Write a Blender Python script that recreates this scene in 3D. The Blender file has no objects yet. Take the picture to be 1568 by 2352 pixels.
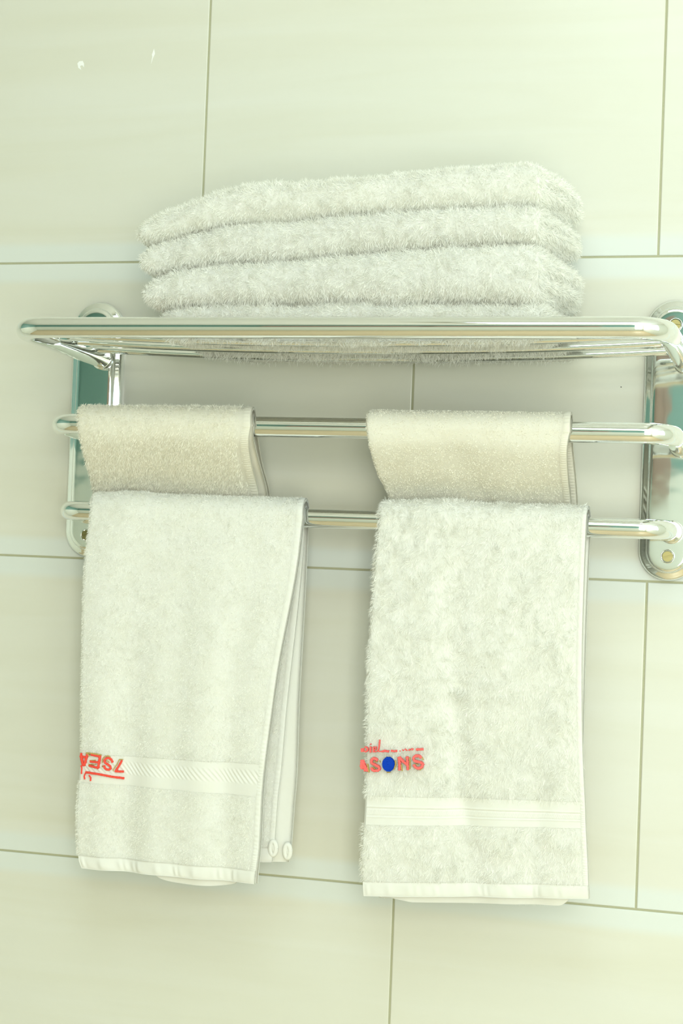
import bpy, math, random
import numpy as np
from mathutils import Vector, Matrix

# ------------------------------------------------------------------ camera, light, exposure
Z0 = 1.785                       # height above the floor of the tile joint used as local zero
FPX = 4000.0
def _rot(y, p, r):
    cy, sy, cp, sp, cr, sr = math.cos(y), math.sin(y), math.cos(p), math.sin(p), math.cos(r), math.sin(r)
    B = np.array([[1,0,0],[0,0,-1],[0,1,0]], float)
    Ry = np.array([[cy,0,-sy],[0,1,0],[sy,0,cy]])
    Rp = np.array([[1,0,0],[0,cp,-sp],[0,sp,cp]])
    Rr = np.array([[cr,-sr,0],[sr,cr,0],[0,0,1]])
    return Rr @ Rp @ Ry @ B
RC = _rot(-0.28463, -0.02404, 0.03842)
CC = np.array([0.62994, -1.6158, -0.28552 + Z0])

sc = bpy.context.scene
COL = sc.collection
cam_d = bpy.data.cameras.new('camera')
cam = bpy.data.objects.new('camera', cam_d); COL.objects.link(cam)
m = Matrix.Identity(4)
for i in range(3):
    m[i][0] = RC[0][i]; m[i][1] = -RC[1][i]; m[i][2] = -RC[2][i]; m[i][3] = CC[i]
cam.matrix_world = m
cam_d.sensor_fit = 'HORIZONTAL'; cam_d.sensor_width = 36; cam_d.lens = FPX / 1568 * 36
cam_d.clip_start = 0.01
sc.camera = cam

w = bpy.data.worlds.new('world'); sc.world = w; w.use_nodes = True
w.node_tree.nodes['Background'].inputs[0].default_value = (0.86, 1.0, 0.90, 1)
w.node_tree.nodes['Background'].inputs[1].default_value = 1.0

sc.view_settings.view_transform = 'Standard'
sc.view_settings.look = 'None'
sc.view_settings.gamma = 1.0
sc.view_settings.use_curve_mapping = False
sc.view_settings.exposure = -0.10
sc.cycles.max_bounces = 8
sc.cycles.diffuse_bounces = 4
sc.cycles.glossy_bounces = 5
sc.cycles.use_denoising = True
sc.cycles.caustics_reflective = False

def area(name, loc, rot, sx, sy, power, col):
    d = bpy.data.lights.new(name, 'AREA'); d.shape = 'RECTANGLE'; d.size = sx; d.size_y = sy
    d.energy = power; d.color = col
    o = bpy.data.objects.new(name, d); COL.objects.link(o); o.location = loc; o.rotation_euler = rot
    return o
# daylight through the window in the right wall, and the ceiling lamp of the bathroom
area('window_daylight', (1.565, -1.25, 1.85), (0, math.radians(90), 0), 1.0, 1.3, 7.0, (0.57, 0.83, 1.0))
area('ceiling_lamp_light', (0.40, -1.15, 2.425), (0, 0, 0), 0.55, 0.55, 6.0, (0.68, 0.88, 1.0))
area('front_fill_light', (1.02, -2.49, 1.60), (math.radians(90), 0, 0), 0.8, 1.5, 52, (0.96, 0.975, 0.86))  # fill added from behind the camera to soften the shade

# ------------------------------------------------------------------ helpers
rng = np.random.default_rng(7)
def at(px, py, y):
    """the point of the depth plane y seen at photograph pixel (px, py)"""
    d = np.array([(px-784)/FPX, (py-1176)/FPX, 1.0]) @ RC
    return CC + d * (y - CC[1]) / d[1]
def proj(P):
    v = (P - CC) @ RC.T
    return 784 + FPX*v[..., 0]/v[..., 2], 1176 + FPX*v[..., 1]/v[..., 2]
def L(x, y, z): return np.array([x, y, z + Z0])

def mesh_obj(name, V, F, mats, parent=None, smooth=True, midx=None, uv=None):
    """F: list of int arrays (n,3)/(n,4) or list of tuples"""
    me = bpy.data.meshes.new(name)
    V = np.asarray(V, np.float32)
    if not isinstance(F, list): F = [F]
    if F and isinstance(F[0], (tuple,)):
        me.from_pydata(V.tolist(), [], F)
    else:
        loops = np.concatenate([f.reshape(-1) for f in F]).astype(np.int32)
        sizes = np.concatenate([np.full(len(f), f.shape[1]) for f in F]).astype(np.int32)
        starts = np.concatenate([[0], np.cumsum(sizes)[:-1]]).astype(np.int32)
        me.vertices.add(len(V)); me.vertices.foreach_set('co', V.reshape(-1))
        me.loops.add(len(loops)); me.loops.foreach_set('vertex_index', loops)
        me.polygons.add(len(sizes)); me.polygons.foreach_set('loop_start', starts)
        me.polygons.foreach_set('loop_total', sizes)
        me.update(calc_edges=True)
    for mt in (mats if isinstance(mats, (list, tuple)) else [mats]): me.materials.append(mt)
    if midx is not None: me.polygons.foreach_set('material_index', np.asarray(midx, np.int32))
    me.polygons.foreach_set('use_smooth', np.full(len(me.polygons), smooth))
    if uv is not None:
        l = me.uv_layers.new(name='UVMap')
        vi = np.empty(len(me.loops), np.int32); me.loops.foreach_get('vertex_index', vi)
        l.data.foreach_set('uv', np.asarray(uv, np.float32)[vi].reshape(-1))
    me.validate()
    o = bpy.data.objects.new(name, me); COL.objects.link(o)
    if parent is not None:
        o.parent = parent; o.matrix_parent_inverse = parent.matrix_world.inverted()
    return o
def thing(name, label, cat, loc, group=None):
    o = bpy.data.objects.new(name, None); COL.objects.link(o); o.empty_display_size = .02
    o.location = loc; o.matrix_world = Matrix.Translation(Vector(loc))
    o['label'] = label; o['category'] = cat
    if group: o['group'] = group
    return o
def struct(o): o['kind'] = 'structure'; return o

def box(x0, x1, y0, y1, z0, z1):
    V = [(x, y, z) for x in (x0, x1) for y in (y0, y1) for z in (z0, z1)]
    F = [(0,1,3,2), (4,6,7,5), (0,4,5,1), (2,3,7,6), (0,2,6,4), (1,5,7,3)]
    return V, F
def merge(parts):
    V, F = [], []
    for v, f in parts:
        b = len(V); V += [tuple(p) for p in v]; F += [tuple(i+b for i in q) for q in f]
    return V, F

def fillet(pts, radii, n=12):
    pts = [np.array(p, float) for p in pts]; out = [pts[0]]
    for i in range(1, len(pts)-1):
        a = pts[i-1]-pts[i]; b = pts[i+1]-pts[i]; a /= np.linalg.norm(a); b /= np.linalg.norm(b)
        ang = math.acos(np.clip(a@b, -1, 1)); r = radii[i-1]; t = r/math.tan(ang/2)
        p0 = pts[i]+a*t; p1 = pts[i]+b*t
        c = pts[i] + (a+b)/np.linalg.norm(a+b) * r/math.sin(ang/2)
        u = p0-c; v = p1-c; th = math.acos(np.clip(u@v/(r*r), -1, 1))
        for k in range(n+1):
            s = k/n
            out.append(c + (math.sin((1-s)*th)*u + math.sin(s*th)*v)/math.sin(th))
    out.append(pts[-1]); return np.array(out)
def tube(path, r, seg=32, cap=True):
    path = np.asarray(path, float); n = len(path)
    r = np.full(n, r) if np.isscalar(r) else np.asarray(r)
    T = np.gradient(path, axis=0); T /= np.linalg.norm(T, axis=1)[:, None]
    nrm = np.cross(T[0], [0.01, 0.02, 1]); nrm /= np.linalg.norm(nrm)
    V = []
    for i in range(n):
        nrm = nrm - T[i]*(nrm@T[i]); nrm /= np.linalg.norm(nrm); b = np.cross(T[i], nrm)
        for k in range(seg):
            a = 2*math.pi*k/seg
            V.append(path[i] + r[i]*(math.cos(a)*nrm + math.sin(a)*b))
    F = []
    for i in range(n-1):
        for k in range(seg):
            k2 = (k+1) % seg
            F.append((i*seg+k, i*seg+k2, (i+1)*seg+k2, (i+1)*seg+k))
    if cap:
        F.append(tuple(range(seg-1, -1, -1))); F.append(tuple((n-1)*seg+k for k in range(seg)))
    return V, F

_tab = rng.random((64, 64, 64)).astype(np.float32)
def noise(P, s, seed=0):
    """smooth value noise in -1..1 at points P (…,3), s cells per metre"""
    q = np.asarray(P)*s + np.array([17.3, 5.1, 31.7])*(seed+1)
    i = np.floor(q).astype(int); f = q-i; f = f*f*(3-2*f)
    r = 0
    for dx in (0, 1):
        for dy in (0, 1):
            for dz in (0, 1):
                wgt = (f[..., 0] if dx else 1-f[..., 0])*(f[..., 1] if dy else 1-f[..., 1])*(f[..., 2] if dz else 1-f[..., 2])
                r = r + wgt*_tab[(i[..., 0]+dx) & 63, (i[..., 1]+dy) & 63, (i[..., 2]+dz) & 63]
    return r*2-1

# ------------------------------------------------------------------ materials
def mat(name):
    m = bpy.data.materials.new(name); m.use_nodes = True; nt = m.node_tree; nt.nodes.clear()
    out = nt.nodes.new('ShaderNodeOutputMaterial'); return m, nt, out
def principled(name, col, rough=.5, metal=0, spec=.5, bump=None, coat=0):
    m, nt, out = mat(name)
    p = nt.nodes.new('ShaderNodeBsdfPrincipled'); nt.links.new(p.outputs[0], out.inputs[0])
    p.inputs['Base Color'].default_value = (*col, 1); p.inputs['Roughness'].default_value = rough
    p.inputs['Metallic'].default_value = metal; p.inputs['Specular IOR Level'].default_value = spec
    p.inputs['Coat Weight'].default_value = coat
    if bump:
        tc = nt.nodes.new('ShaderNodeTexCoord')
        n = nt.nodes.new('ShaderNodeTexNoise'); n.inputs['Scale'].default_value = bump[0]
        n.inputs['Detail'].default_value = 2
        b = nt.nodes.new('ShaderNodeBump'); b.inputs['Strength'].default_value = 1; b.inputs['Distance'].default_value = bump[1]
        nt.links.new(tc.outputs['Object'], n.inputs['Vector']); nt.links.new(n.outputs[0], b.inputs['Height'])
        nt.links.new(b.outputs[0], p.inputs['Normal'])
    return m
def cloth(name, col, trans=.25):
    m, nt, out = mat(name)
    d = nt.nodes.new('ShaderNodeBsdfDiffuse'); t = nt.nodes.new('ShaderNodeBsdfTranslucent'); mx = nt.nodes.new('ShaderNodeMixShader')
    tc = nt.nodes.new('ShaderNodeTexCoord'); n = nt.nodes.new('ShaderNodeTexNoise'); n.inputs['Scale'].default_value = 60
    r = nt.nodes.new('ShaderNodeMixRGB'); nt.links.new(tc.outputs['Object'], n.inputs['Vector']); nt.links.new(n.outputs[0], r.inputs[0])
    r.inputs[1].default_value = (col[0]*.97, col[1]*.97, col[2]*.94, 1); r.inputs[2].default_value = (*[min(c*1.02, .97) for c in col], 1)
    for s in (d, t): nt.links.new(r.outputs[0], s.inputs[0])
    mx.inputs[0].default_value = trans
    nt.links.new(d.outputs[0], mx.inputs[1]); nt.links.new(t.outputs[0], mx.inputs[2]); nt.links.new(mx.outputs[0], out.inputs[0])
    return m

M_chrome = principled('chrome', (.88, .90, .89), .035, 1)
M_plate = principled('pressed_chrome', (.86, .89, .88), .06, 1, bump=(20, .0005))
M_brass = principled('brass', (.32, .285, .13), .42, 1)
M_dark = principled('screw_hole', (.12, .12, .10), .6)
M_white = cloth('white_terry', (.965, .96, .918), .42)
M_cream = cloth('cream_terry', (.965, .94, .865), .42)
M_red = cloth('red_thread', (.86, .10, .07), .05)
M_red2 = cloth('coral_thread', (.90, .17, .16), .05)
M_gold = cloth('gold_thread', (.55, .40, .14), .05)
M_blue = cloth('blue_thread', (.01, .06, .50), .02)
M_grout = principled('grout', (.40, .40, .27), .9, bump=(900, .0003))
M_teal = principled('teal_paint', (.24, .42, .38), .35)
M_ceil = principled('white_paint', (.85, .86, .82), .7)
M_floor = principled('tan_floor_tile', (.68, .55, .36), .35)
M_frame = principled('white_plastic', (.85, .86, .84), .3)

def tile_mat():
    m, nt, out = mat('cream_tile'); N = nt.nodes.new; K = nt.links.new
    p = N('ShaderNodeBsdfPrincipled'); K(p.outputs[0], out.inputs[0])
    uv = N('ShaderNodeUVMap'); sep = N('ShaderNodeSeparateXYZ'); K(uv.outputs[0], sep.inputs[0])
    def math_(op, a, b=None, c=None):
        n = N('ShaderNodeMath'); n.operation = op
        for k, v in enumerate((a, b, c)):
            if v is None: continue
            if isinstance(v, (int, float)): n.inputs[k].default_value = v
            else: K(v, n.inputs[k])
        return n.outputs[0]
    tc = N('ShaderNodeTexCoord')
    # long, nearly horizontal marbled streaks
    mp = N('ShaderNodeMapping'); K(tc.outputs['Object'], mp.inputs['Vector']); mp.inputs['Scale'].default_value = (2.2, 1, 26)
    mp.inputs['Rotation'].default_value = (0, math.radians(3), 0)
    n1 = N('ShaderNodeTexNoise'); n1.inputs['Scale'].default_value = 1.0; n1.inputs['Detail'].default_value = 5; n1.inputs['Distortion'].default_value = .8
    K(mp.outputs[0], n1.inputs['Vector'])
    mp2 = N('ShaderNodeMapping'); K(tc.outputs['Object'], mp2.inputs['Vector']); mp2.inputs['Scale'].default_value = (3, 1, 7)
    n2 = N('ShaderNodeTexNoise'); n2.inputs['Scale'].default_value = 1.4; n2.inputs['Detail'].default_value = 3; K(mp2.outputs[0], n2.inputs['Vector'])
    r1 = N('ShaderNodeValToRGB'); K(n1.outputs[0], r1.inputs[0])
    e = r1.color_ramp.elements; e[0].position = .30; e[0].color = (.625, .62, .525, 1); e[1].position = .72; e[1].color = (.66, .665, .60, 1)
    x = r1.color_ramp.elements.new(.5); x.color = (.645, .645, .565, 1)
    r2 = N('ShaderNodeMixRGB'); r2.blend_type = 'MIX'; K(math_('MULTIPLY', n2.outputs[0], .5), r2.inputs[0])
    K(r1.outputs[0], r2.inputs[1]); r2.inputs[2].default_value = (.67, .66, .57, 1)
    # cooler printed margin along the long edges of every tile
    edge = math_('MINIMUM', sep.outputs[1], math_('SUBTRACT', .2979, sep.outputs[1]))
    ed = N('ShaderNodeMapRange'); ed.interpolation_type = 'SMOOTHSTEP'; K(edge, ed.inputs[0])
    ed.inputs[1].default_value = .013; ed.inputs[2].default_value = .024; ed.inputs[3].default_value = .85; ed.inputs[4].default_value = 0
    r3 = N('ShaderNodeMixRGB'); K(ed.outputs[0], r3.inputs[0]); K(r2.outputs[0], r3.inputs[1]); r3.inputs[2].default_value = (.645, .685, .655, 1)
    K(r3.outputs[0], p.inputs['Base Color'])
    p.inputs['Roughness'].default_value = .22; p.inputs['Specular IOR Level'].default_value = .35
    b = N('ShaderNodeBump'); b.inputs['Distance'].default_value = .0006; b.inputs['Strength'].default_value = .5
    n3 = N('ShaderNodeTexNoise'); n3.inputs['Scale'].default_value = 9; K(tc.outputs['Object'], n3.inputs['Vector'])
    K(n3.outputs[0], b.inputs['Height']); K(b.outputs[0], p.inputs['Normal'])
    return m
M_tile = tile_mat()

# ------------------------------------------------------------------ the room
X0, X1, YF = -1.75, 1.6, -2.45
def tile_wall():
    g = .00105; bev = .0009; V = []; F = []; UV = []; MI = []
    ins = [(0, .0012), (0, .0002), (.00035, -.00005), (bev, -.0002)]   # (inset, y): edge of a glazed tile
    def tile(xa, xb, za, zb):
        xa += g; xb -= g; za += g; zb -= g
        b = len(V); s = len(ins)
        for (i_, y_) in ins:
            for (x, z) in ((xa+i_, za+i_), (xb-i_, za+i_), (xb-i_, zb-i_), (xa+i_, zb-i_)):
                V.append((x, y_, z)); UV.append((x-xa, z-za))
        for k in range(s-1):
            for j in range(4):
                j2 = (j+1) % 4
                F.append((b+k*4+j, b+k*4+j2, b+(k+1)*4+j2, b+(k+1)*4+j)); MI.append(0)
        F.append(tuple(b+(s-1)*4+j for j in range(4))); MI.append(0)
    offs = [0, .2236, .0015, .2236]
    for r in range(-5, 7):
        za, zb = Z0-r*.3-.3, Z0-r*.3     # r=0 is the row just below the local zero
        off = .2236 if r % 2 == 0 else .0008
        za = max(za, 0.0); zb = min(zb, 2.5)
        if zb - za < .02: continue
        for c in range(-4, 5):
            a, bb = off+c*.451, off+(c+1)*.451
            a, bb = max(a, X0), min(bb, X1)
            if bb-a > .02: tile(a, bb, za, zb)
    b = len(V)
    for (x, z) in ((X0, 0), (X1, 0), (X1, 2.5), (X0, 2.5)): V.append((x, .0007, z)); UV.append((0, 0))
    F.append((b, b+1, b+2, b+3)); MI.append(1)
    def mark(pts, y, mi):                        # small chips and a dark speck on the glaze
        b = len(V); n = len(pts)
        for yy in (-.0001, y):
            for px_, py_ in pts:
                q = at(px_, py_, 0); V.append((q[0], yy, q[2])); UV.append((0, .1))
        for k in range(n): F.append((b+k, b+(k+1) % n, b+n+(k+1) % n, b+n+k)); MI.append(mi)
        F.append(tuple(range(b+n, b+2*n))[::-1]); MI.append(mi)
    mark([(1426+1.6*math.cos(t), 889+1.6*math.sin(t)) for t in np.linspace(0, 5.6, 9)], -.0004, 2)
    mark([(354, 112), (356, 124), (351, 134), (347, 147), (350, 130), (349, 126)], -.0005, 3)
    mark([(178, 146), (182, 141), (190, 140), (193, 146), (193, 155), (189, 150), (184, 152), (187, 161), (180, 156)], -.0004, 3)
    v2, f2 = box(X0-.1, X1+.1, .0012, .10, 0, 2.5); b = len(V)
    V += v2; UV += [(0, 0)]*8; F += [tuple(i+b for i in q) for q in f2]; MI += [1]*6
    return struct(mesh_obj('wall_back', V, F, [M_tile, M_grout, M_dark, M_frame], smooth=False, midx=MI, uv=UV))
tile_wall()
V, F = box(X0-.1, X1+.1, YF-.1, .1, -.1, 0); struct(mesh_obj('floor', V, F, M_floor, smooth=False))
V, F = box(X0-.1, X1+.1, YF-.1, .1, 2.5, 2.6); struct(mesh_obj('ceiling', V, F, M_ceil, smooth=False))
V, F = merge([box(X0-.1, X0, YF, 0.0, 0, 1.7), box(X0-.1, X0, YF, 0.0, 1.7, 2.5)])
struct(mesh_obj('wall_left', V, F, [principled('pale_wall_tile', (.87, .90, .82), .25), M_teal], smooth=False, midx=[0]*6+[1]*6))
fx0, fx1, fz0, fz1 = .60, 1.44, .83, 2.37     # opening added in the unseen front wall for frontal fill light
V, F = merge([box(X0-.1, fx0, YF-.1, YF, 0, 1.70), box(fx1, X1+.1, YF-.1, YF, 0, 2.5), box(fx0, fx1, YF-.1, YF, 0, fz0), box(X0-.1, fx0, YF-.1, YF, 1.70, 2.5), box(fx0, fx1, YF-.1, YF, fz1, 2.5)])
struct(mesh_obj('wall_front', V, F, [bpy.data.materials['pale_wall_tile'], M_teal], smooth=False, midx=[0]*18+[1]*12))
V, F = merge([box(fx0, fx0+.05, YF-.07, YF-.03, fz0, fz1), box(fx1-.05, fx1, YF-.07, YF-.03, fz0, fz1), box(fx0, fx1, YF-.07, YF-.03, fz0, fz0+.05), box(fx0, fx1, YF-.07, YF-.03, fz1-.05, fz1), box(1.0, 1.04, YF-.065, YF-.035, fz0, fz1)])
struct(mesh_obj('fill_window', V, F, M_frame, smooth=False))  # frame of the added fill opening
# brown panel added on the unseen front wall for the chrome plate to reflect
V, F = merge([box(-.60, .18, YF, YF+.02, 1.72, 2.12), box(-.60, -.225, YF+.02, YF+.04, 1.72, 2.12), box(-.195, .18, YF+.02, YF+.04, 1.72, 2.12),
    box(-.64, -.60, YF, YF+.05, 1.68, 2.16), box(.18, .22, YF, YF+.05, 1.68, 2.16), box(-.60, .18, YF, YF+.05, 2.12, 2.16), box(-.60, .18, YF, YF+.05, 1.68, 1.72)])
struct(mesh_obj('brown_reflection_panel', V, F, principled('panel_brown', (.42, .31, .25), .4), smooth=False))
# right wall with the window opening  y -1.9..-.6, z 1.35..2.35
wy0, wy1, wz0, wz1 = -1.9, -.6, 1.35, 2.35
V, F = merge([box(X1, X1+.1, YF, 0, 0, wz0), box(X1, X1+.1, YF, 0, wz1, 2.5), box(X1, X1+.1, YF, wy0, wz0, wz1), box(X1, X1+.1, wy1, 0, wz0, wz1)])
struct(mesh_obj('wall_right', V, F, bpy.data.materials['pale_wall_tile'], smooth=False))
V, F = merge([box(X1+.03, X1+.07, wy0, wy0+.05, wz0, wz1), box(X1+.03, X1+.07, wy1-.05, wy1, wz0, wz1),
              box(X1+.03, X1+.07, wy0, wy1, wz0, wz0+.05), box(X1+.03, X1+.07, wy0, wy1, wz1-.05, wz1),
              box(X1+.035, X1+.065, -1.27, -1.23, wz0, wz1)])
wn = struct(mesh_obj('window_1', V, F, M_frame, smooth=False))
# casing of the ceiling lamp
V, F = box(.10, .70, -1.45, -.85, 2.435, 2.5); struct(mesh_obj('trim_1', V, F, M_frame, smooth=False))

# ------------------------------------------------------------------ towel rack
R_ = .0093
rack = thing('towel_rack', 'chrome wall towel rack with a rod shelf above two towel bars on the tiled wall', 'towel rack', L(.19, 0, -.17))
PZ0, PZ1 = -.2985, -.0415; PW = .0272
def plate(cx, cz_shift=0):
    prof = [(0, 0), (0, .0050), (.0004, .0066), (.0014, .0078), (.0030, .0086), (.0060, .0094), (.0068, .0099), (.0073, .0112), (.0076, .0122), (.0083, .0131), (.0095, .0137), (.0115, .0140), (.0150, .0141), (.0200, .01415), (.0262, .0142)]
    n = 40; rings = []
    for ins, h in prof:
        r = PW-ins; ring = []
        zt, zb = PZ1-PW, PZ0+PW
        for k in range(n+1):
            a = math.pi*k/n; ring.append((cx+r*math.cos(a), -h, zt+r*math.sin(a)+Z0))
        for k in range(1, 12):
            ring.append((cx-r, -h, zt+(zb-zt)*k/12+Z0))
        for k in range(n+1):
            a = math.pi+math.pi*k/n; ring.append((cx+r*math.cos(a), -h, zb+r*math.sin(a)+Z0))
        for k in range(1, 12):
            ring.append((cx+r, -h, zb+(zt-zb)*k/12+Z0))
        rings.append(ring)
    N_ = len(rings[0]); V = [p for r in rings for p in r]; F = []
    for i in range(len(rings)-1):
        for k in range(N_):
            k2 = (k+1) % N_; F.append((i*N_+k, (i+1)*N_+k, (i+1)*N_+k2, i*N_+k2))
    # close the innermost ring (thin slit) pairing the two sides
    b = (len(rings)-1)*N_; half = N_//2
    F.append(tuple(b+k for k in range(N_))[::-1])
    p = mesh_obj('backplate', V, F, M_plate, rack)
    for cz in (-.0655, -.2765):
        # recess ring and slotted brass head
        yb = -.0142
        def lathe(prof, seg=40):
            V = []; F = []
            for (r, y) in prof:
                for k in range(seg):
                    a = 2*math.pi*k/seg; V.append((cx+r*math.cos(a), y, cz+Z0+r*math.sin(a)))
            for i in range(len(prof)-1):
                for k in range(seg):
                    k2 = (k+1) % seg; F.append((i*seg+k, (i+1)*seg+k, (i+1)*seg+k2, i*seg+k2))
            F.append(tuple((len(prof)-1)*seg+k for k in range(seg))[::-1])
            return V, F
        V, F = lathe([(.0066, yb+.001), (.0064, yb-.0005), (.0060, yb-.0009), (.0056, yb-.0006), (.0053, yb+.0002), (.0050, yb+.0004)])
        mesh_obj('screw_collar', V, F, M_chrome, p)
        V = []; F = []; a0 = math.radians(-6 if cz > -.1 else 16)
        for sgn in (1, -1):                      # two half heads leave the slot between them
            pts = []
            for k in range(21):
                a = math.radians(9)+math.radians(162)*k/20
                pts.append((math.cos(a)*.0049, math.sin(a)*.0049*sgn))
            for (yy, sc_) in ((yb-.0004, 1), (yb-.0019, 1), (yb-.0023, .93)):
                for (x, z) in pts:
                    x *= sc_; z = sgn*(.00077+(abs(z)-.00077)*sc_)
                    V.append((cx+x*math.cos(a0)-z*math.sin(a0), yy, cz+Z0+x*math.sin(a0)+z*math.cos(a0)))
            b = len(V)-63
            for i in range(2):
                for k in range(21):
                    k2 = (k+1) % 21; F.append((b+i*21+k, b+(i+1)*21+k, b+(i+1)*21+k2, b+i*21+k2))
            F.append(tuple(b+42+k for k in range(21)))
        v2, f2 = lathe([(.0049, yb-.0004), (.0047, yb-.0009)])
        b = len(V); V += v2; F += [tuple(i+b for i in q) for q in f2]
        o = mesh_obj('screw', V, F, M_brass, p, smooth=False); o['label'] = 'slotted brass screw'
    return p
plate(-.1030); plate(.4712)

YS, ZS = -.205, -.0940
def rail(name, xl, xr, yf, zf, zb, r, rad):
    P = fillet([L(xl, -.013, zb), L(xl, yf, zf), L(xr, yf, zf), L(xr, -.013, zb)], [rad, rad], 16)
    o = mesh_obj(name, *tube(P, r, 40), M_chrome, rack)
    for x in (xl, xr):                           # sleeve where the tube enters the plate
        d = np.array([0, yf+.013, zf-zb]); d /= np.linalg.norm(d)
        a = L(x, -.0138, zb); q = [a, a+d*.0005, a+d*.006, a+d*.0068]
        mesh_obj('sleeve', *tube(q, [r+.0002, r+.0016, r+.0016, r+.0004], 40), M_chrome, o)
    return o
rail('shelf_frame', -.0925, .4815, YS, ZS, -.1000, R_, .026)
rail('towel_bar', -.0965, .4800, -.114, -.1724, -.1760, R_, .024)
rail('towel_bar', -.1015, .4740, -.078, -.2535, -.2545, .0090, .024)
RODS = []
def rod_z(u_, yy):
    u_ = np.clip(u_, 0, 1)
    return ZS+(-.1000-ZS)*(yy-YS)/(-.013-YS)+.0050-.0085*(4*u_*(1-u_))**.85
for yy in (-.146, -.101, -.055):
    t = (yy-YS)/(-.013-YS); z = ZS+(-.1000-ZS)*t
    RODS.append((yy, z))
    us = np.linspace(0, 1, 41)                  # the thin rods are bent down a little under the towels
    V, F = tube([L(-.0925+.574*u_, yy, rod_z(u_, yy)) for u_ in us], .0034, 20)
    mesh_obj('shelf_rod', V, F, M_chrome, rack)

# ------------------------------------------------------------------ terry cloth
def grid_faces(nu, nv, base=0, closed_u=False):
    i = np.arange(nu-1 if not closed_u else nu); j = np.arange(nv-1)
    I, J = np.meshgrid(i, j, indexing='ij'); I2 = (I+1) % nu
    return (base + np.stack([I*nv+J, I2*nv+J, I2*nv+J+1, I*nv+J+1], -1)).reshape(-1, 4)
def grid_normals(P, closed_u=False):
    du = (np.roll(P, -1, 0)-np.roll(P, 1, 0)) if closed_u else np.gradient(P, axis=0)
    dv = np.gradient(P, axis=1)
    n = np.cross(du, dv); return n/(np.linalg.norm(n, axis=-1, keepdims=True)+1e-12)

def pile(P, N, dens, length, width, lay=(0, 0, -1), lay_k=.5, clump=220, clump_k=.6, jit=.35, closed_u=False, grid=None):
    """short fibres standing on the sampled surface P[u,v]; dens is fibres per m2 (scalar or per vertex)"""
    nu, nv = P.shape[:2]
    A = P if not closed_u else np.concatenate([P, P[:1]], 0)
    NN = N if not closed_u else np.concatenate([N, N[:1]], 0)
    D = np.broadcast_to(dens, (nu, nv)); D = D if not closed_u else np.concatenate([D, D[:1]], 0)
    e1 = A[1:, :-1]-A[:-1, :-1]; e2 = A[:-1, 1:]-A[:-1, :-1]
    ar = np.linalg.norm(np.cross(e1, e2), axis=-1)
    Dc = .25*(D[1:, :-1]+D[:-1, :-1]+D[:-1, 1:]+D[1:, 1:])
    wgt = (ar*Dc).reshape(-1); n = rng.poisson(wgt.sum())
    if n == 0: return np.zeros((0, 3)), np.zeros((0, 3), int)
    c = np.searchsorted(np.cumsum(wgt), rng.random(n)*wgt.sum()).clip(0, len(wgt)-1)
    i, j = c//ar.shape[1], c % ar.shape[1]
    a, b = rng.random(n)[:, None], rng.random(n)[:, None]
    bil = lambda Q: (Q[i, j]*(1-a)*(1-b)+Q[i+1, j]*a*(1-b)+Q[i, j+1]*(1-a)*b+Q[i+1, j+1]*a*b)
    p = bil(A); nn = bil(NN)
    ln = length*(.65+.7*rng.random(n))*(1+.35*noise(p, clump*.35, 3))
    cl = np.stack([noise(p, clump, 5), noise(p, clump, 6), noise(p, clump, 7)], -1)
    d = nn + np.array(lay)*lay_k + cl*clump_k + rng.normal(0, jit, (n, 3))
    dn = (d*nn).sum(1); d += nn*np.clip(.35-dn, 0, None)[:, None]
    d /= np.linalg.norm(d, axis=1)[:, None]
    d2 = d + np.array(lay)*lay_k*.9 + cl*clump_k*.5 + rng.normal(0, jit*.6, (n, 3)); d2 /= np.linalg.norm(d2, axis=1)[:, None]
    side = np.cross(d, rng.normal(0, 1, (n, 3))); side /= np.linalg.norm(side, axis=1)[:, None]
    hw = (width*.5*(.7+.6*rng.random(n)))[:, None]; ln = ln[:, None]
    p = p - nn*.0003
    mid = p+d*ln*.55; tip = mid+d2*ln*.5
    V = np.stack([p-side*hw, p+side*hw, mid+side*hw*.9, mid-side*hw*.9, tip+side*hw*.3], 1).reshape(-1, 3)
    k = np.arange(n)[:, None]*5
    Fq = np.concatenate([k, k+1, k+2, k+3], 1); Ft = np.concatenate([k+3, k+2, k+4], 1)
    return V, (Fq, Ft)
def assemble(name, body, piles, mt, parent):
    """body: list of (V, quads array); piles: list of pile() results"""
    Vs = []; Fs = []; b = 0
    for V, F in body:
        Vs.append(np.asarray(V).reshape(-1, 3)); Fs.append(np.asarray(F)+b); b += len(Vs[-1])
    for V, F in piles:
        if len(V) == 0: continue
        Vs.append(V); Fs += [f+b for f in F]; b += len(V)
    return mesh_obj(name, np.concatenate(Vs), Fs, mt, parent)

def curve(pts, t):
    """piecewise monotone-ish interpolation of a list of (t, value)"""
    x = np.array([p[0] for p in pts], float); y = np.array([p[1] for p in pts], float)
    k = np.clip(np.searchsorted(x, t)-1, 0, len(x)-2)
    m = np.gradient(y, x); h = x[k+1]-x[k]; s = np.clip((t-x[k])/h, 0, 1)
    return ((2*s**3-3*s**2+1)*y[k]+(s**3-2*s**2+s)*h*m[k]+(-2*s**3+3*s**2)*y[k+1]+(s**3-s**2)*h*m[k+1])

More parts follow.
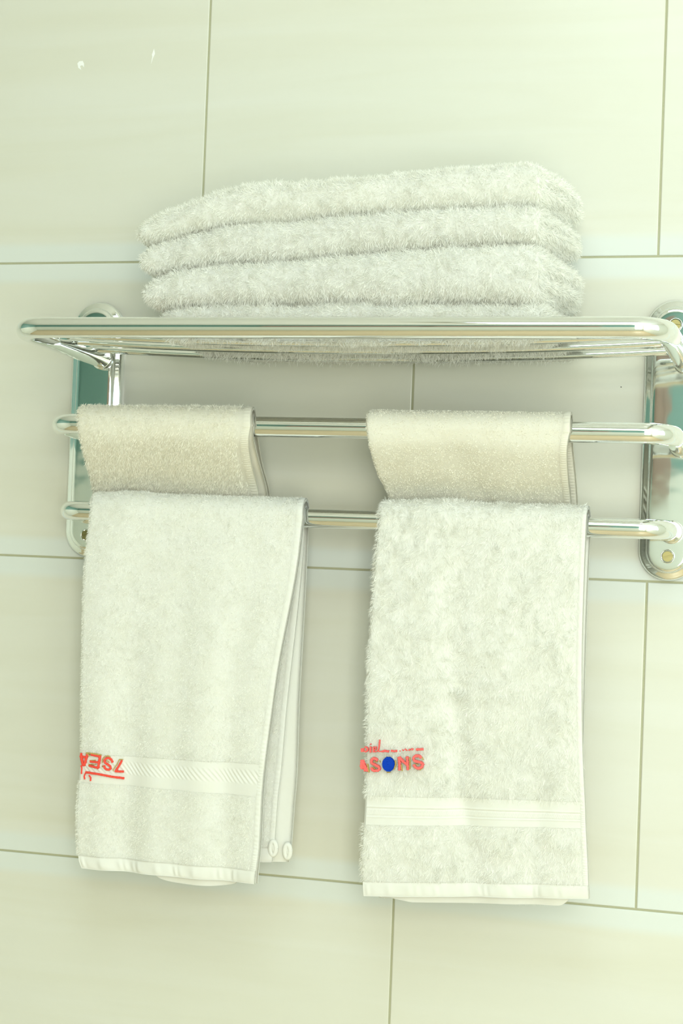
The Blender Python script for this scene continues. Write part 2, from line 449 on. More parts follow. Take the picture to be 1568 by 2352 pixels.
class Hanging:
    """a towel folded lengthwise (round fold on the left) and hung over a bar"""
    def __init__(s, bar_y, bar_z, bar_r, half, th, front, back, wave, back_k=(1, 1), front_k=(1, 1), nfront=150, nback=110, top_dx=0):
        # front/back: rows (pyL, pxL, pyR, pxR, y), the first row is the one nearest the bar
        s.half, s.th = half, th
        rr = bar_r + half + th/2 + .0006
        rows = []; tags = []
        fr = np.array(front, float); bk = np.array(back, float)
        def flap(tab, n, y_off):
            out = []
            for k in range(n):
                t = k/(n-1)*(len(tab)-1)
                c = [float(curve(list(zip(range(len(tab)), tab[:, q])), t)) for q in range(5)]
                out.append((at(c[1], c[0], c[4]), at(c[3], c[2], c[4])))
            return out
        f = flap(fr, nfront, 0); b = flap(bk, nback, 0)
        for tab, yy in ((f, bar_y-rr), (b, bar_y+rr)):       # meet the half round over the bar exactly
            d0 = [np.array([0, yy-tab[0][q][1], bar_z+Z0-tab[0][q][2]]) for q in (0, 1)]
            for k in range(len(tab)):
                wk = max(0, 1-k/(len(tab)*.22)); wk = wk*wk*(3-2*wk)
                tab[k] = (tab[k][0]+d0[0]*wk, tab[k][1]+d0[1]*wk)
        bl, br_ = b[0]; fl, fR = f[0]
        arc = []
        na = 26
        for k in range(1, na):
            a = math.pi*k/na; t = k/na
            cz = bar_z+Z0; y = bar_y+rr*math.cos(a); z = cz+rr*math.sin(a)
            xl = bl[0]*(1-t)+fl[0]*t; xr = br_[0]*(1-t)+fR[0]*t
            arc.append((np.array([xl, y, z]), np.array([xr, y, z])))
        rows = b[::-1]+arc+f
        s.nb, s.na, s.nf = len(b), len(arc), len(f)
        s.rows = np.array(rows)                               # nv,2,3
        nv = len(rows); s.nv = nv
        # across samples
        s.nu = 70
        a = np.linspace(0, 1, s.nu)
        mid = s.rows[:, 0][None]*(1-a)[:, None, None]+s.rows[:, 1][None]*a[:, None, None]   # nu,nv,3
        v = np.arange(nv)
        vf = np.clip((v-s.nb-s.na)/s.nf, 0, 1); vb = np.clip((s.nb-v)/s.nb, 0, 1)
        W = wave(a[:, None], vf[None, :], vb[None, :])
        n = grid_normals(mid)
        # make n point away from the bar (towards the camera on the front flap)
        if n[s.nu//2, nv-5, 1] > 0: n = -n
        mid = mid + n*W[..., None]
        n = grid_normals(mid)
        if n[s.nu//2, nv-5, 1] > 0: n = -n
        s.mid, s.n = mid, n
        s.A = s.rows[:, 1]-s.rows[:, 0]; s.Adir = s.A/np.linalg.norm(s.A, axis=1)[:, None]
        vk = np.where(v < s.nb+s.na/2, 1, 0)
        tb = np.clip((s.nb+8-v)/s.nb*1.4, 0, 1); tf = np.clip((v-s.nb-s.na+14)/s.nf*1.6, 0, 1); tb = tb*tb*(3-2*tb); tf = tf*tf*(3-2*tf)
        s.k_in = 1+(back_k[1]-1)*tb+(front_k[1]-1)*tf; s.k_out = 1+(back_k[0]-1)*tb+(front_k[0]-1)*tf
    def surf(s, a, off):
        """points at across parameters a (list, per v maybe) with normal offset off"""
        a = np.asarray(a, float)
        if a.ndim == 1: a = np.repeat(a[:, None], s.nv, 1)
        q = np.clip(a, 0, 1)*(s.nu-1); i = np.clip(q.astype(int), 0, s.nu-2); f = (q-i)[..., None]; vv = np.arange(s.nv)[None]
        P = s.mid[i, vv]*(1-f)+s.mid[i+1, vv]*f; n = s.n[i, vv]*(1-f)+s.n[i+1, vv]*f
        ex = (a-np.clip(a, 0, 1))[..., None]
        P = P+s.A[None]*ex
        return P+n*np.asarray(off)[..., None] if np.ndim(off) else P+n*off
    def loop(s):
        """closed C section: outer face, round left fold, inner face, and back on the inside"""
        h, t = s.half, s.th/2; na = 60
        aa = np.linspace(1, 0, na)
        outer = []; inner = []
        wdt = np.linalg.norm(s.A, axis=1)
        for r, dst in ((h+t, outer), (max(h-t, .0003), inner)):
            for k, a in enumerate(aa):
                dst.append(s.surf(np.clip(a, 0, 1)*s.k_out[None], r)[0])
            for k in range(1, 12):
                th = math.pi*k/12
                base = s.mid[0]; dst.append(base - s.Adir*r*math.sin(th) + s.n[0]*r*math.cos(th))
            for a in aa[::-1]:
                dst.append(s.surf(a*s.k_in[None], -r)[0])
        return np.array(outer), np.array(inner)

    def vrange(s, t0, t1, ntab):
        """row indices (float) on the front flap between table rows t0 and t1"""
        b = s.nb+s.na; return b+t0/(ntab-1)*(s.nf-1), b+t1/(ntab-1)*(s.nf-1)
    def brange(s, t0, t1, ntab):
        return s.nb-1-t0/(ntab-1)*(s.nb-1), s.nb-1-t1/(ntab-1)*(s.nb-1)
    def patch(s, a, v, off, layer='outer'):
        """points at a[i], fractional row v[j], offset off[i,j] outward from the outer face"""
        r = s.half+s.th/2
        v0 = np.clip(np.floor(v).astype(int), 0, s.nv-2); f = (v-v0)[None, :, None]
        k = s.k_out if layer == 'outer' else s.k_in; sg = 1 if layer == 'outer' else -1
        if layer == 'backside': k = s.k_in; sg = -1
        aa = a[:, None]*k[None]
        full = s.surf(aa, np.full((len(a), s.nv), sg*r))
        nn = s.surf(aa, np.full((len(a), s.nv), sg*r+sg*.001))-full; nn /= np.linalg.norm(nn, axis=-1, keepdims=True)
        P = full[:, v0]*(1-f)+full[:, v0+1]*f; n = nn[:, v0]*(1-f)+nn[:, v0+1]*f
        return P+n*off[..., None]

def slab(P, depth_n):
    """thin closed strip: outer grid P[i,j] and a copy pushed back by depth_n"""
    nu, nv = P.shape[:2]; Q = P-depth_n
    V = np.concatenate([P.reshape(-1, 3), Q.reshape(-1, 3)]); b = nu*nv
    F = [grid_faces(nu, nv), grid_faces(nu, nv, b)[:, ::-1]]
    j = np.arange(nv-1); i = np.arange(nu-1)
    F.append(np.stack([j, j+1, j+1+b, j+b], -1)[:, ::-1]); e = (nu-1)*nv
    F.append(np.stack([e+j, e+j+1, e+j+1+b, e+j+b], -1))
    F.append(np.stack([i*nv, (i+1)*nv, (i+1)*nv+b, i*nv+b], -1)); e = nv-1
    F.append(np.stack([i*nv+e, (i+1)*nv+e, (i+1)*nv+b+e, i*nv+b+e], -1)[:, ::-1])
    return V, np.concatenate(F)

def hang_towel(name, label, cat, T, mt, bare_rows, hem_w, pl, ext=None, group=None, base=(0, 0, 0), dens_back=.5):
    root = thing(name, label, cat, base, group)
    O, I = T.loop()
    nc = O.shape[0]; nf0 = T.nb+T.na
    if ext is not None:
        v = np.arange(T.nv); g = np.clip((v-(T.nv-30))/30, 0, 1)**1.5
        a_in = np.linspace(0, 1, 60)
        for arr in (O, I):
            arr[71:131, :, 2] -= ext(a_in)[:, None]*g[None]
    N = grid_normals(O)
    c = np.array([O[30, nf0+20], O[100, nf0+20]])
    if (N[30, nf0+20] @ (c[0]-c[1])) < 0: N = -N; flip = True
    else: flip = False
    nv = T.nv; b = nc*nv
    fo = grid_faces(nc, nv); fi = grid_faces(nc, nv, b)[:, ::-1]
    i = np.arange(nc-1); j = np.arange(nv-1)
    caps = [np.stack([j, j+b, j+1+b, j+1], -1), np.stack([(nc-1)*nv+j, (nc-1)*nv+j+1, (nc-1)*nv+j+1+b, (nc-1)*nv+j+b], -1),
            np.stack([i*nv, (i+1)*nv, (i+1)*nv+b, i*nv+b], -1), np.stack([i*nv+nv-1, i*nv+nv-1+b, (i+1)*nv+b+nv-1, (i+1)*nv+nv-1], -1)]
    F = np.concatenate([fo, fi]+caps)
    if flip: F = F[:, ::-1]
    body = (np.concatenate([O.reshape(-1, 3), I.reshape(-1, 3)]), F)
    # density mask
    D = np.full((nc, nv), float(pl['dens']))
    vv = np.arange(nv)
    for (v0, v1) in bare_rows: D[:, (vv >= min(v0, v1)) & (vv <= max(v0, v1))] = 0
    wd = np.linalg.norm(T.A, axis=1)
    aO = np.concatenate([np.linspace(1, 0, 60), np.zeros(11), np.linspace(0, 1, 60)])
    D[(1-aO)[:, None]*wd[None] < hem_w] *= pl.get('hem_k', .04)
    D[75:] *= dens_back                       # the hidden inner face
    D[66:, T.nb-22:T.nb+T.na+18] = 0          # no pile where the cloth lies on the bar
    D[:60, :T.nb-10] *= dens_back
    kw = {k: v for k, v in pl.items() if k not in ('dens', 'hem_k')}
    ps = [pile(O, N, D, **kw)]
    o = assemble('cloth', [body], ps, mt, root)
    T.O, T.N = O, N
    return root, o
def strip(T, name, root, mt, a, v, off, layer='outer', depth=.0012, label=None):
    P = T.patch(a, v, off, layer); n = T.patch(a, v, off+.001, layer)-P; n /= np.linalg.norm(n, axis=-1, keepdims=True)
    V, F = slab(P, n*depth)
    o = mesh_obj(name, V, F, mt, root)
    if label: o['label'] = label
    return o

# ---- towel 1: lower bar, left
fr = [(1175,219,1192,697,-.0915),(1300,205,1320,680,-.0925),(1500,200,1520,641,-.092),(1640,198,1660,621,-.090),(1732,197,1757,609,-.089),
      (1792,192,1827,603,-.0885),(1890,186,1940,598,-.088),(1962,190,1998,592,-.088),(1993,197,2029,590,-.088)]
bk = [(1172,230,1192,706,-.0645),(1400,218,1400,696,-.0615),(1600,214,1600,685,-.060),(1760,210,1765,680,-.060),(1850,208,1850,674,-.060),(1940,205,1945,667,-.060),(1975,205,1980,662,-.060)]
def wv(a, vf, vb):
    f = np.clip(vf*3, 0, 1); g = np.clip(vb*3, 0, 1)
    return f*(.0022*np.sin(a*11+1.2*vf+.6)+.0013*np.sin(a*23-2*vf)+.0022*np.exp(-((a-.45+.1*vf)/.08)**2)*(vf)-.0020*np.exp(-((a-.78)/.06)**2)*(1-vf)) + g*(.0014*np.sin(a*9+vb*2)) + np.clip(1-f-g, 0, 1)*.0024*np.exp(-((a-.17)/.10)**2)
T1 = Hanging(-.078, -.2535, .0090, .0028, .0024, fr, bk, wv, back_k=(1, .93))
def e1(a): return .0075*np.clip(np.sin(np.clip((a-.42)/.46, 0, 1)*math.pi), 0, 1)**.4*(a > .42)*(a < .88)
b0, b1 = T1.vrange(4, 5, 9); h0, h1 = T1.vrange(7, 8, 9); hb0, hb1 = T1.brange(5, 6, 7)
t1, _ = hang_towel('hand_towel', 'white hand towel on the lower bar with red upside-down lettering and no blue dot', 'towel', T1, M_white,
    [(b0, b1), (h0-1, h1+2), (hb0, hb1-2)], .0062, dict(dens=1.5e6, length=.0023, width=.00036, lay_k=.55, clump=330, clump_k=.55, jit=.32), ext=e1, base=tuple(L(.04, -.08, -.60)), dens_back=.8)
a = np.linspace(0.0, .985, 520); v = np.linspace(b0-.5, b1+.5, 44); A_, V_ = np.meshgrid(a, np.linspace(0, 1, 44), indexing='ij')
dash = np.clip(np.sin((A_*.205/.0053*2*math.pi)-(V_-.2)*31)*1.6, -1, 1)*.00034*np.clip(1-np.abs(V_-.42)/.24, 0, 1)**.3*(A_ > .02)
off = .0005+.0004*np.sin(np.clip(V_, 0, 1)*math.pi)**.3+np.nan_to_num(dash)
strip(T1, 'woven_border', t1, M_white, a, v, off, label='flat woven border with slanting dashes')
def bottom_hem(T, root, h0, h1, mt, nrip=17, layer='outer', amp=.0006, base=.0006):
    a = np.linspace(-.012, 1.0, 300); v = np.linspace(h0, h1, 12); A_, V_ = np.meshgrid(a, np.linspace(0, 1, 12), indexing='ij')
    off = base+.0011*np.sin(V_*math.pi)**.5+amp*(.7*np.sin(A_*nrip*2*math.pi+2.2*np.sin(A_*23)+np.sin(A_*57))+.5*np.sin(A_*nrip*3.3+1))*np.sin(V_*math.pi)
    return strip(T, 'bottom_hem', root, mt, a, v, off, layer, .0016)
def side_hem(T, root, v0, v1, mt, wfrac, layer='outer', rip=.0012, lo=None):
    n = int(abs(v1-v0)*3); a = np.linspace(1-wfrac, 1.0015, 9); v = np.linspace(v0, v1, n)
    A_, V_ = np.meshgrid(np.linspace(0, 1, 9), np.arange(n)/3, indexing='ij')
    off = .0003+.0008*np.sin(np.clip(A_, 0, 1)*math.pi)**.5+.00022*np.sin(V_*2*math.pi/1.9)*np.sin(A_*math.pi)
    return strip(T, 'side_hem', root, mt, a, v, off, layer, .0012)
bottom_hem(T1, t1, h0, h1, M_white)
side_hem(T1, t1, 8, T1.nv-12, M_white, .030)
side_hem(T1, t1, 3, T1.nb+4, M_white, .030, 'inner')
bottom_hem(T1, t1, hb1+.5, hb0, M_white, 18, 'inner', .0003)
def rolled(T, root, px, py, y, rx, rz, mt):
    c = at(px, py, y); P = []
    for k in range(33):
        t = 2*math.pi*k/32; P.append(c+np.array([rx*math.cos(t)*1.0, -.0004*math.sin(t), rz*math.sin(t)]))
    V, F = tube(P, .0023, 14, cap=False); b = len(V)
    v2, f2 = tube([c+[0, .0005, -rz*.7], c+[0, -.0003, 0], c+[0, .0005, rz*.7]], .0015, 12)
    o = mesh_obj('rolled_hem_end', V+v2, F+[tuple(i+b for i in q) for q in f2], mt, root); o['label'] = 'small rolled end of the side hem'
rolled(T1, t1, 627, 1948, -.0655, .0028, .0062, M_white)
rolled(T1, t1, 660, 1955, -.0655, .0026, .0062, M_white)

# ---- towel 2: lower bar, right
fr = [(1197,882,1212,1346,-.0915),(1300,872,1310,1342,-.0925),(1500,859,1500,1337,-.092),(1700,853,1700,1338,-.090),(1828,850,1842,1344,-.089),
      (1890,847,1898,1346,-.0885),(1970,842,1980,1350,-.088),(2022,844,2030,1352,-.088),(2056,846,2062,1354,-.088)]
bk = [(1195,890,1212,1354,-.0645),(1400,886,1400,1346,-.0615),(1700,880,1700,1338,-.060),(1900,880,1900,1334,-.060),(2030,880,2040,1290,-.060),(2045,880,2060,1286,-.060),(2060,880,2078,1284,-.060)]
def wv(a, vf, vb):
    f = np.clip(vf*3, 0, 1); g = np.clip(vb*3, 0, 1)
    return f*(.0020*np.sin(a*8+.4)-.0055*np.exp(-((a-.36-.16*vf)/.055)**2)*np.clip(1.15-vf, 0, 1)+.0022*np.exp(-((a-.62)/.09)**2)-.0026*np.exp(-((a-.86+.1*vf)/.05)**2)*vf) + g*.001*np.sin(a*9) + np.clip(1-f-g, 0, 1)*.0024*np.exp(-((a-.28)/.10)**2)
T2 = Hanging(-.078, -.2535, .0090, .0030, .0026, fr, bk, wv)
def e2(a): return .0060*np.clip((a-.05)/.15, 0, 1)*(a < .90)*np.clip((.9-a)/.03, 0, 1)**.3+.002*a*(a < .9)
b0, b1 = T2.vrange(4, 5, 9); h0, h1 = T2.vrange(7, 8, 9); hb0, hb1 = T2.brange(5, 6, 7)
t2, _ = hang_towel('hand_towel', 'shaggy white hand towel on the lower bar with red letters around a blue dot', 'towel', T2, M_white,
    [(b0, b1), (h0-1, h1+2), (hb0, hb1-2)], .0060, dict(dens=1.0e6, length=.0044, width=.00042, lay_k=.75, clump=170, clump_k=.95, jit=.38), ext=e2, base=tuple(L(.33, -.08, -.60)), dens_back=.6)
a = np.linspace(-.005, .99, 500); v = np.linspace(b0-.5, b1+.5, 60); A_, V_ = np.meshgrid(a, np.linspace(0, 1, 60), indexing='ij')
off = .0006+.0005*np.exp(-((V_-.30)/.03)**2)+.0005*np.exp(-((V_-.72)/.03)**2)-.0004*np.exp(-((V_-.36)/.03)**2)-.0004*np.exp(-((V_-.66)/.03)**2)\
      +.00012*np.sin(A_*.205/.0016*2*math.pi+V_*30)*(V_ > .36)*(V_ < .66)
strip(T2, 'woven_border', t2, M_white, a, v, off, label='flat woven border with two raised lines')
bottom_hem(T2, t2, h0, h1, M_white, 19, amp=.0004)
side_hem(T2, t2, 8, T2.nv-12, M_white, .022)
side_hem(T2, t2, 3, T2.nb+4, M_white, .030, 'inner')

# ---- towel 3: upper bar, left (its flaps are tucked behind the lower towel)
fr = [(975,190,980,581,-.1262),(1005,194,1012,580,-.1215),(1060,208,1065,592,-.097),(1130,226,1135,610,-.061),(1250,236,1250,622,-.042),(1480,240,1480,628,-.038)]
bk = [(975,200,980,585,-.098),(1010,206,1015,590,-.088),(1070,214,1070,600,-.066),(1140,228,1140,617,-.042),(1260,240,1260,624,-.024),(1430,240,1430,628,-.020)]
def wv(a, vf, vb): return .0012*np.sin(a*9+vf*3)*np.clip(vf*4, 0, 1)
T3 = Hanging(-.114, -.1724, R_, .0026, .0022, fr, bk, wv, back_k=(1, .985), front_k=(.965, 1), nfront=110, nback=90)
t3, _ = hang_towel('hand_towel', 'cream hand towel on the left of the upper bar, tucked behind the red-lettered towel', 'towel', T3, M_cream,
    [], .0115, dict(dens=1.0e6, length=.0030, width=.00042, lay_k=.5, clump=300, clump_k=.6, jit=.34), base=tuple(L(.03, -.10, -.38)), dens_back=.6)
side_hem(T3, t3, 5, T3.nv-5, M_cream, .050)
side_hem(T3, t3, 5, T3.nv-5, M_cream, .050, 'inner')

# ---- towel 4: upper bar, right, short looped weave
fr = [(988,850,998,1310,-.1262),(1020,857,1030,1302,-.1215),(1080,874,1090,1304,-.097),(1150,903,1160,1311,-.061),(1280,930,1280,1318,-.042),(1480,935,1480,1322,-.038)]
bk = [(988,860,998,1313,-.098),(1025,866,1030,1314,-.088),(1085,884,1090,1320,-.066),(1155,910,1160,1325,-.042),(1280,935,1280,1328,-.024),(1430,935,1430,1330,-.020)]
def wv(a, vf, vb): return (.0016*np.sin(a*7+vf*4+1)-.0016*np.exp(-((a-.35-.3*vf)/.1)**2))*np.clip(vf*4, 0, 1)
T4 = Hanging(-.114, -.1724, R_, .0024, .0020, fr, bk, wv, nfront=110, nback=90)
t4, _ = hang_towel('hand_towel', 'cream looped-weave hand towel on the right of the upper bar, tucked behind the blue-dot towel', 'towel', T4, M_cream,
    [], .0085, dict(dens=.95e6, length=.0012, width=.00065, lay_k=.15, clump=620, clump_k=.75, jit=.35), base=tuple(L(.30, -.10, -.38)), dens_back=.6)
side_hem(T4, t4, 5, T4.nv-5, M_cream, .036)
side_hem(T4, t4, 5, T4.nv-5, M_cream, .036, 'inner')

# ------------------------------------------------------------------ folded bath towels on the shelf
YFR, YBK = -.166, -.038
zc = lambda px, py: at(px, py, YFR)[2]
def to_xz(tab): return [(at(px, py, YFR)[0], at(px, py, YFR)[2]) for px, py in tab]
TOP = [(280,530),(330,492),(400,462),(480,432),(560,412),(700,402),(870,388),(1000,376),(1120,362),(1200,356),(1260,372)]
C1 = [(280,572),(380,545),(440,527),(520,511),(600,503),(700,496),(850,484),(1000,472),(1120,468),(1200,467),(1260,470)]
C2 = [(290,640),(400,618),(480,606),(620,592),(770,582),(850,573),(1000,561),(1120,555),(1180,553),(1260,560)]
C3 = [(300,712),(400,700),(450,696),(700,692),(850,691),(1000,690),(1120,691),(1200,692),(1260,694)]
rod_top = lambda y, x: rod_z((x+.0925)/.574, y)+.0034+Z0
def folded(label, bot, top, pxl, pxr, yb, seed, sag=False, shift=0.0):
    xl = at(pxl, 560, YFR)[0]+.006; xr = at(pxr, 560, YFR)[0]
    n, nt = 170, 96
    x = xl+(xr-xl)*(.5-.5*np.cos(np.linspace(0, math.pi, n)))
    th = np.linspace(0, 2*math.pi, nt, endpoint=False)
    zt = np.array([float(curve(top, t)) for t in x])
    zb = np.array([float(curve(bot, t)) for t in x]) if bot is not None else None
    u = (x-xl)/(xr-xl)
    P = np.zeros((n, nt, 3))
    yf, hy = YFR+shift, (yb-YFR-shift)/2
    endL = np.clip(1-np.clip(1-(x-xl)/.016, 0, 1)**2.2, 0, 1)**.45
    endR = .66+.34*np.clip(1-np.clip(1-(xr-x)/.012, 0, 1)**2.4, 0, 1)**.42
    e = endL*endR
    for i in range(n):
        c_, s_ = np.cos(th), np.sin(th)
        ey, ez = 2/7.0, 2/2.6
        yy = np.sign(c_)*np.abs(c_)**ey; zz = np.sign(s_)*np.abs(s_)**ez
        # squarish section with round front fold
        y = yf+hy*(1-yy*(.94+.06*e[i]))
        fz = np.clip((y-yf)/.035, 0, 1)
        low = zb[i] if zb is not None else rod_top(-.1, x[i])+.0012
        lo = np.full(nt, low); hi = np.full(nt, zt[i])
        mid = (lo+hi)/2; half = (hi-lo)/2
        z = mid+half*zz*e[i]
        if zb is None:                        # rests on the rods and sags a little between them
            bottom = rod_top(y, x[i])+.0012-.0075*np.abs(np.sin((y+.146)/.0455*math.pi))**.8*(zz < -.3)
            z = np.where(zz < -.2, np.maximum(z*0+bottom*(e[i])+mid*(1-e[i]), -9), z)
        P[i, :, 0] = x[i]; P[i, :, 1] = y; P[i, :, 2] = z
    # the right end slants back to the left and shows the folded layers
    dep = (P[..., 1]-yf)/(2*hy)
    P[..., 0] -= np.clip((P[..., 0]-xr+.06)/.06, 0, 1)*np.clip(dep, 0, 1)*-.016
    zr = (P[..., 2]-P[..., 2].min(1, keepdims=True))/np.maximum(np.ptp(P[..., 2], axis=1)[:, None], 1e-4)
    # soft lumps
    nrm = grid_normals(P, True)
    q = P[:, :, :]
    nz = noise(q, 30, seed)*.0022+noise(q, 75, seed+1)*.0010
    cx, cy = n//2, 0
    cen = P.mean(1, keepdims=True)
    if ((P-cen)*nrm).sum() < 0: nrm = -nrm
    P = P+nrm*nz[..., None]
    N = grid_normals(P, True)
    if ((P-P.mean(1, keepdims=True))*N).sum() < 0: N = -N; fl = True
    else: fl = False
    # body (indices: x along first axis, theta second, closed)
    V = P.reshape(-1, 3); I, J = np.meshgrid(np.arange(n-1), np.arange(nt), indexing='ij'); J2 = (J+1) % nt
    F = np.stack([I*nt+J, I*nt+J2, (I+1)*nt+J2, (I+1)*nt+J], -1).reshape(-1, 4)
    # end faces: concentric shrink with grooves between the folded layers
    bodies = [(V, F)]; piles = []
    Pt = np.transpose(P, (1, 0, 2)); Nt = np.transpose(N, (1, 0, 2))
    dens = np.full((nt, n), 1.1e6)
    back = (Pt[..., 1] > yf+hy*1.2); dens[back] *= .15
    pk = dict(length=.0046, width=.00042, lay_k=.35, clump=190, clump_k=.8, jit=.42)
    piles.append(pile(Pt, Nt, dens, closed_u=True, **pk))
    for end in (0, n-1):
        ring = P[end]; c = ring.mean(0); R_n = 26; G = np.zeros((nt, R_n, 3))
        for r in range(R_n):
            t = r/(R_n-1); q = ring*(1-t)+c*t
            hgt = max(np.ptp(ring[:, 2]), .004)
            zz = (q[:, 2]-ring[:, 2].min())/hgt
            sgn = 1 if end else -1
            bulge = sgn*(.006*(1-(1-t)**2))
            if end: bulge = bulge+.0065*np.abs(np.sin((zz+.04*noise(q, 40, seed+3))*math.pi*2))*min(t*2.5, 1)-.0035*min(t*2.5, 1)+.002*noise(q, 60, seed+5)
            q[:, 0] += bulge; G[:, r] = q
        NG = grid_normals(G, True); s_ = 1 if end else -1
        if NG[..., 0].mean()*s_ < 0: NG = -NG
        Vg = G.reshape(-1, 3); I, J = np.meshgrid(np.arange(nt), np.arange(R_n-1), indexing='ij'); I2 = (I+1) % nt
        bodies.append((Vg, np.stack([I*R_n+J, I2*R_n+J, I2*R_n+J+1, I*R_n+J+1], -1).reshape(-1, 4)))
        piles.append(pile(G, NG, .85e6, closed_u=True, **pk))
    # shift face indices is done in assemble
    o = assemble('bath_towel', bodies, piles, M_white, None)
    o['label'] = label; o['category'] = 'towel'; o['group'] = 'folded bath towels stacked on the rod shelf'
    return o
XT, X1c, X2c, X3c = map(to_xz, (TOP, C1, C2, C3))
up = lambda tab, d: [(x, z+d) for x, z in tab]
folded('folded white bath towel at the very top of the stack', up(X1c, .0004), up(XT, -.0035), 300, 1232, YBK, 11)
folded('folded white bath towel second from the top of the stack', up(X2c, .0004), up(X1c, -.0004), 312, 1232, YBK, 21, shift=.001)
folded('folded white bath towel third from the top, above the lowest one', up(X3c, .0004), up(X2c, -.0004), 318, 1238, YBK, 31, shift=-.001)
folded('lowest folded white bath towel, resting directly on the shelf rods', None, up(X3c, -.0004), 362, 1244, YBK, 41, shift=.002)

# ------------------------------------------------------------------ embroidery
class OnTowel:
    """finds the towel surface behind a point of the photograph so that thread can be laid on it"""
    def __init__(s, T):
        s.P = T.O[:62, T.nb+T.na:].reshape(-1, 3); s.N = T.N[:62, T.nb+T.na:].reshape(-1, 3)
        s.u, s.v = proj(s.P)
    def __call__(s, px, py, lift):
        d = (s.u-px)**2+(s.v-py)**2; i = np.argpartition(d, 4)[:4]; w_ = 1/(d[i]+.5); w_ /= w_.sum()
        y = (s.P[i, 1]*w_).sum(); n = (s.N[i]*w_[:, None]).sum(0); n /= np.linalg.norm(n)
        return at(px, py, y)+n*lift
def threads(on, strokes, wpx, lift, name, mt, parent, jag=.10, label=None):
    """each stroke is a satin-stitched bar: many short raised stitches laid across its line"""
    V = []; F = []
    for st in strokes:
        wp = wpx
        if isinstance(st, tuple): st, wp = st
        st = np.array(st, float); seg = np.linalg.norm(np.diff(st, axis=0), axis=1); Lg = seg.sum()
        n = max(int(Lg/.9), 2); cum = np.concatenate([[0], np.cumsum(seg)])
        for k in range(n):
            t = (k+.5)/n*Lg
            p = np.array([np.interp(t, cum, st[:, 0]), np.interp(t, cum, st[:, 1])])
            q = np.array([np.interp(min(t+.8, Lg), cum, st[:, 0]), np.interp(min(t+.8, Lg), cum, st[:, 1])])
            r = np.array([np.interp(max(t-.8, 0), cum, st[:, 0]), np.interp(max(t-.8, 0), cum, st[:, 1])])
            d = q-r; d /= np.linalg.norm(d)+1e-9; nrm = np.array([-d[1], d[0]])
            h1 = wp/2*(1+rng.normal(0, jag)); h2 = wp/2*(1+rng.normal(0, jag)); b = len(V)
            for (s_, up_) in ((-h1, 0), (-h1*.6, .0004), (h2*.6, .0004), (h2, 0)):
                for e_ in (-.58, .58):
                    w3 = p+nrm*s_+d*e_
                    V.append(on(w3[0], w3[1], lift+up_+(0 if e_ < 0 else .00008)))
            for c in range(3): F.append((b+c*2, b+c*2+1, b+c*2+3, b+c*2+2))
            # underside
            for (s_) in (-h1, h2):
                for e_ in (-.58, .58):
                    w3 = p+nrm*s_+d*e_; V.append(on(w3[0], w3[1], lift-.0022))
            F += [(b, b+8, b+9, b+1), (b+6, b+7, b+11, b+10), (b, b+2, b+4, b+6, b+10, b+8), (b+1, b+9, b+11, b+7, b+5, b+3)]
    o = mesh_obj(name, V, F, mt, parent, smooth=False)
    if label: o['label'] = label
    return o
on1 = OnTowel(T1); on2 = OnTowel(T2)
z1 = lambda L_: [(170+x/10.453, 1710+y/10.453) for x, y in L_]
letters1 = [z1([(1155,375),(1100,480),(995,640)]), z1([(985,635),(1200,645)]),                       # 7
    z1([(935,425),(905,360),(850,315),(780,325),(740,375),(755,430),(820,470),(880,520),(890,570),(850,600),(780,590),(735,530),(735,495)]),   # S
    z1([(640,265),(595,565)]), z1([(430,240),(655,285)]), z1([(410,400),(600,425)]), z1([(385,500),(600,560)]),      # E
    z1([(345,225),(270,480)]), z1([(197,260),(235,495)]), z1([(215,290),(300,300)]), z1([(215,492),(290,490)]),        # A
    (z1([(300,660),(600,705),(900,765),(1215,805)]), 4.4),                                            # rule
    (z1([(195,200),(195,300)]), 1.2), (z1([(190,500),(210,560),(200,700)]), 1.4),
    (z1([(290,690),(265,760),(275,830)]), 1.6), (z1([(380,735),(420,790),(415,870)]), 1.8)]
lw1 = 4.6
threads(on1, letters1, lw1, .0022, 'embroidered_lettering', M_red, t1, label='red upside-down embroidered letters and line')
gold1 = [(z1([(1090,350),(1185,355)]), 1.6), (z1([(1090,355),(1040,460),(950,590),(945,625)]), 2), (z1([(690,430),(690,350),(740,285),(810,268),(880,295)]), 2), (z1([(395,265),(310,195)]), 2.6),
         (z1([(310,200),(440,210),(660,250)]), 2.4), (z1([(400,380),(540,370)]), 1.5), (z1([(375,480),(375,510)]), 1.5), (z1([(380,468),(540,480)]), 1.3), (z1([(685,500),(690,540)]), 1.5), (z1([(780,380),(830,400),(850,430)]), 1.4)]
threads(on1, gold1, 2, .0018, 'gold_outline', M_gold, t1)
z2 = lambda L_: [(820+x/8.711, 1680+y/8.711) for x, y in L_]
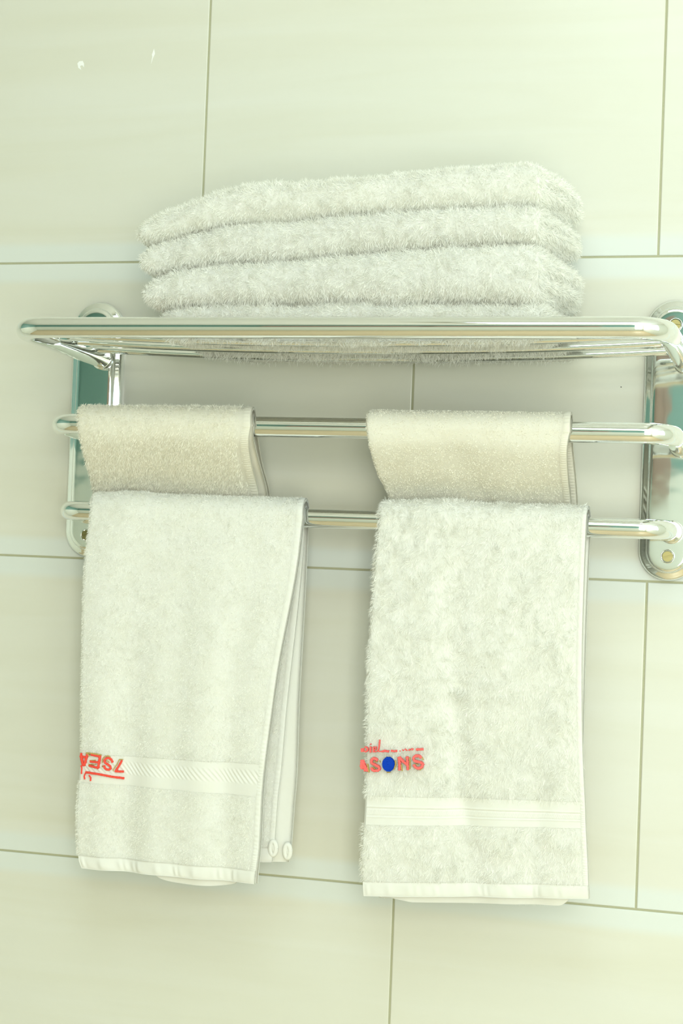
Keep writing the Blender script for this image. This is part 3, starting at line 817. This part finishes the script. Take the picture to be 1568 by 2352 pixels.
letters2 = [z2([(435,575),(400,530),(350,530),(312,570),(325,630),(400,660),(470,700),(480,745),(430,775),(350,770),(308,715)]),   # S
    z2([(870,765),(870,620),(860,500)]), z2([(860,500),(940,590),(1035,660)]), z2([(1035,760),(1030,620),(1020,490)]),    # N
    z2([(1300,520),(1255,472),(1180,480),(1138,530),(1170,585),(1260,600),(1330,630),(1320,690),(1250,730),(1180,705),(1150,650)]),   # S
    z2([(160,570),(235,770)]), z2([(160,560),(155,740)]), z2([(160,725),(215,715)]), z2([(205,765),(255,770)])]
threads(on2, letters2, 5.4, .0050, 'embroidered_lettering', M_red2, t2, jag=.2, label='coral red embroidered letters')
script2 = [(z2([(155,330),(155,400)]), 2), (z2([(165,400),(185,330),(185,400)]), 1.5), (z2([(215,300),(250,320),(245,380),(215,400)]), 2.6), (z2([(300,290),(298,410)]), 3), (z2([(305,235),(295,255)]), 2.2), (z2([(360,295),(360,405)]), 3.4),
    (z2([(360,310),(410,300),(410,340),(380,365)]), 2), (z2([(380,400),(430,385),(460,340),(470,270),(480,160)]), 2.4), (z2([(440,360),(470,395),(520,390)]), 1.8),
    (z2([(520,390),(590,378),(660,390)]), 4.2), (z2([(705,378),(760,385),(820,380)]), 4.2), (z2([(870,375),(890,385)]), 1.4), (z2([(925,350),(950,380)]), 1.4), (z2([(970,345),(1020,370)]), 2), (z2([(1050,368),(1085,350)]), 3.4),
    (z2([(1100,345),(1140,350)]), 4), (z2([(1195,350),(1340,345)]), 5)]
threads(on2, script2, 2.4, .0050, 'embroidered_script', M_red2, t2, jag=.2, label='thin coral red script and line above the letters')
gold2 = [(z2([(785,570),(790,650),(760,750)]), 2), (z2([(900,650),(920,780)]), 2.2), (z2([(1070,510),(1075,640),(1070,740)]), 2.2), (z2([(1310,500),(1340,560)]), 1.6), (z2([(1180,640),(1240,650)]), 1.6), (z2([(1330,720),(1270,765)]), 1.8), (z2([(370,590),(430,600)]), 1.6), (z2([(470,570),(490,610)]), 1.6), (z2([(340,700),(390,740)]), 1.3), (z2([(240,640),(270,810)]), 1.6), (z2([(620,810),(690,808)]), 1.6)]
threads(on2, gold2, 2, .0046, 'gold_outline', M_gold, t2)
disc = []
for k in range(16):
    yy = -1+2*(k+.5)/16; wdt = math.sqrt(1-yy*yy)
    disc.append((z2([(655-118*wdt, 643+140*yy), (655+118*wdt, 643+140*yy)]), 2.6))
threads(on2, disc, 2.6, .0052, 'blue_dot', M_blue, t2, jag=.25, label='round blue embroidered dot among the letters')
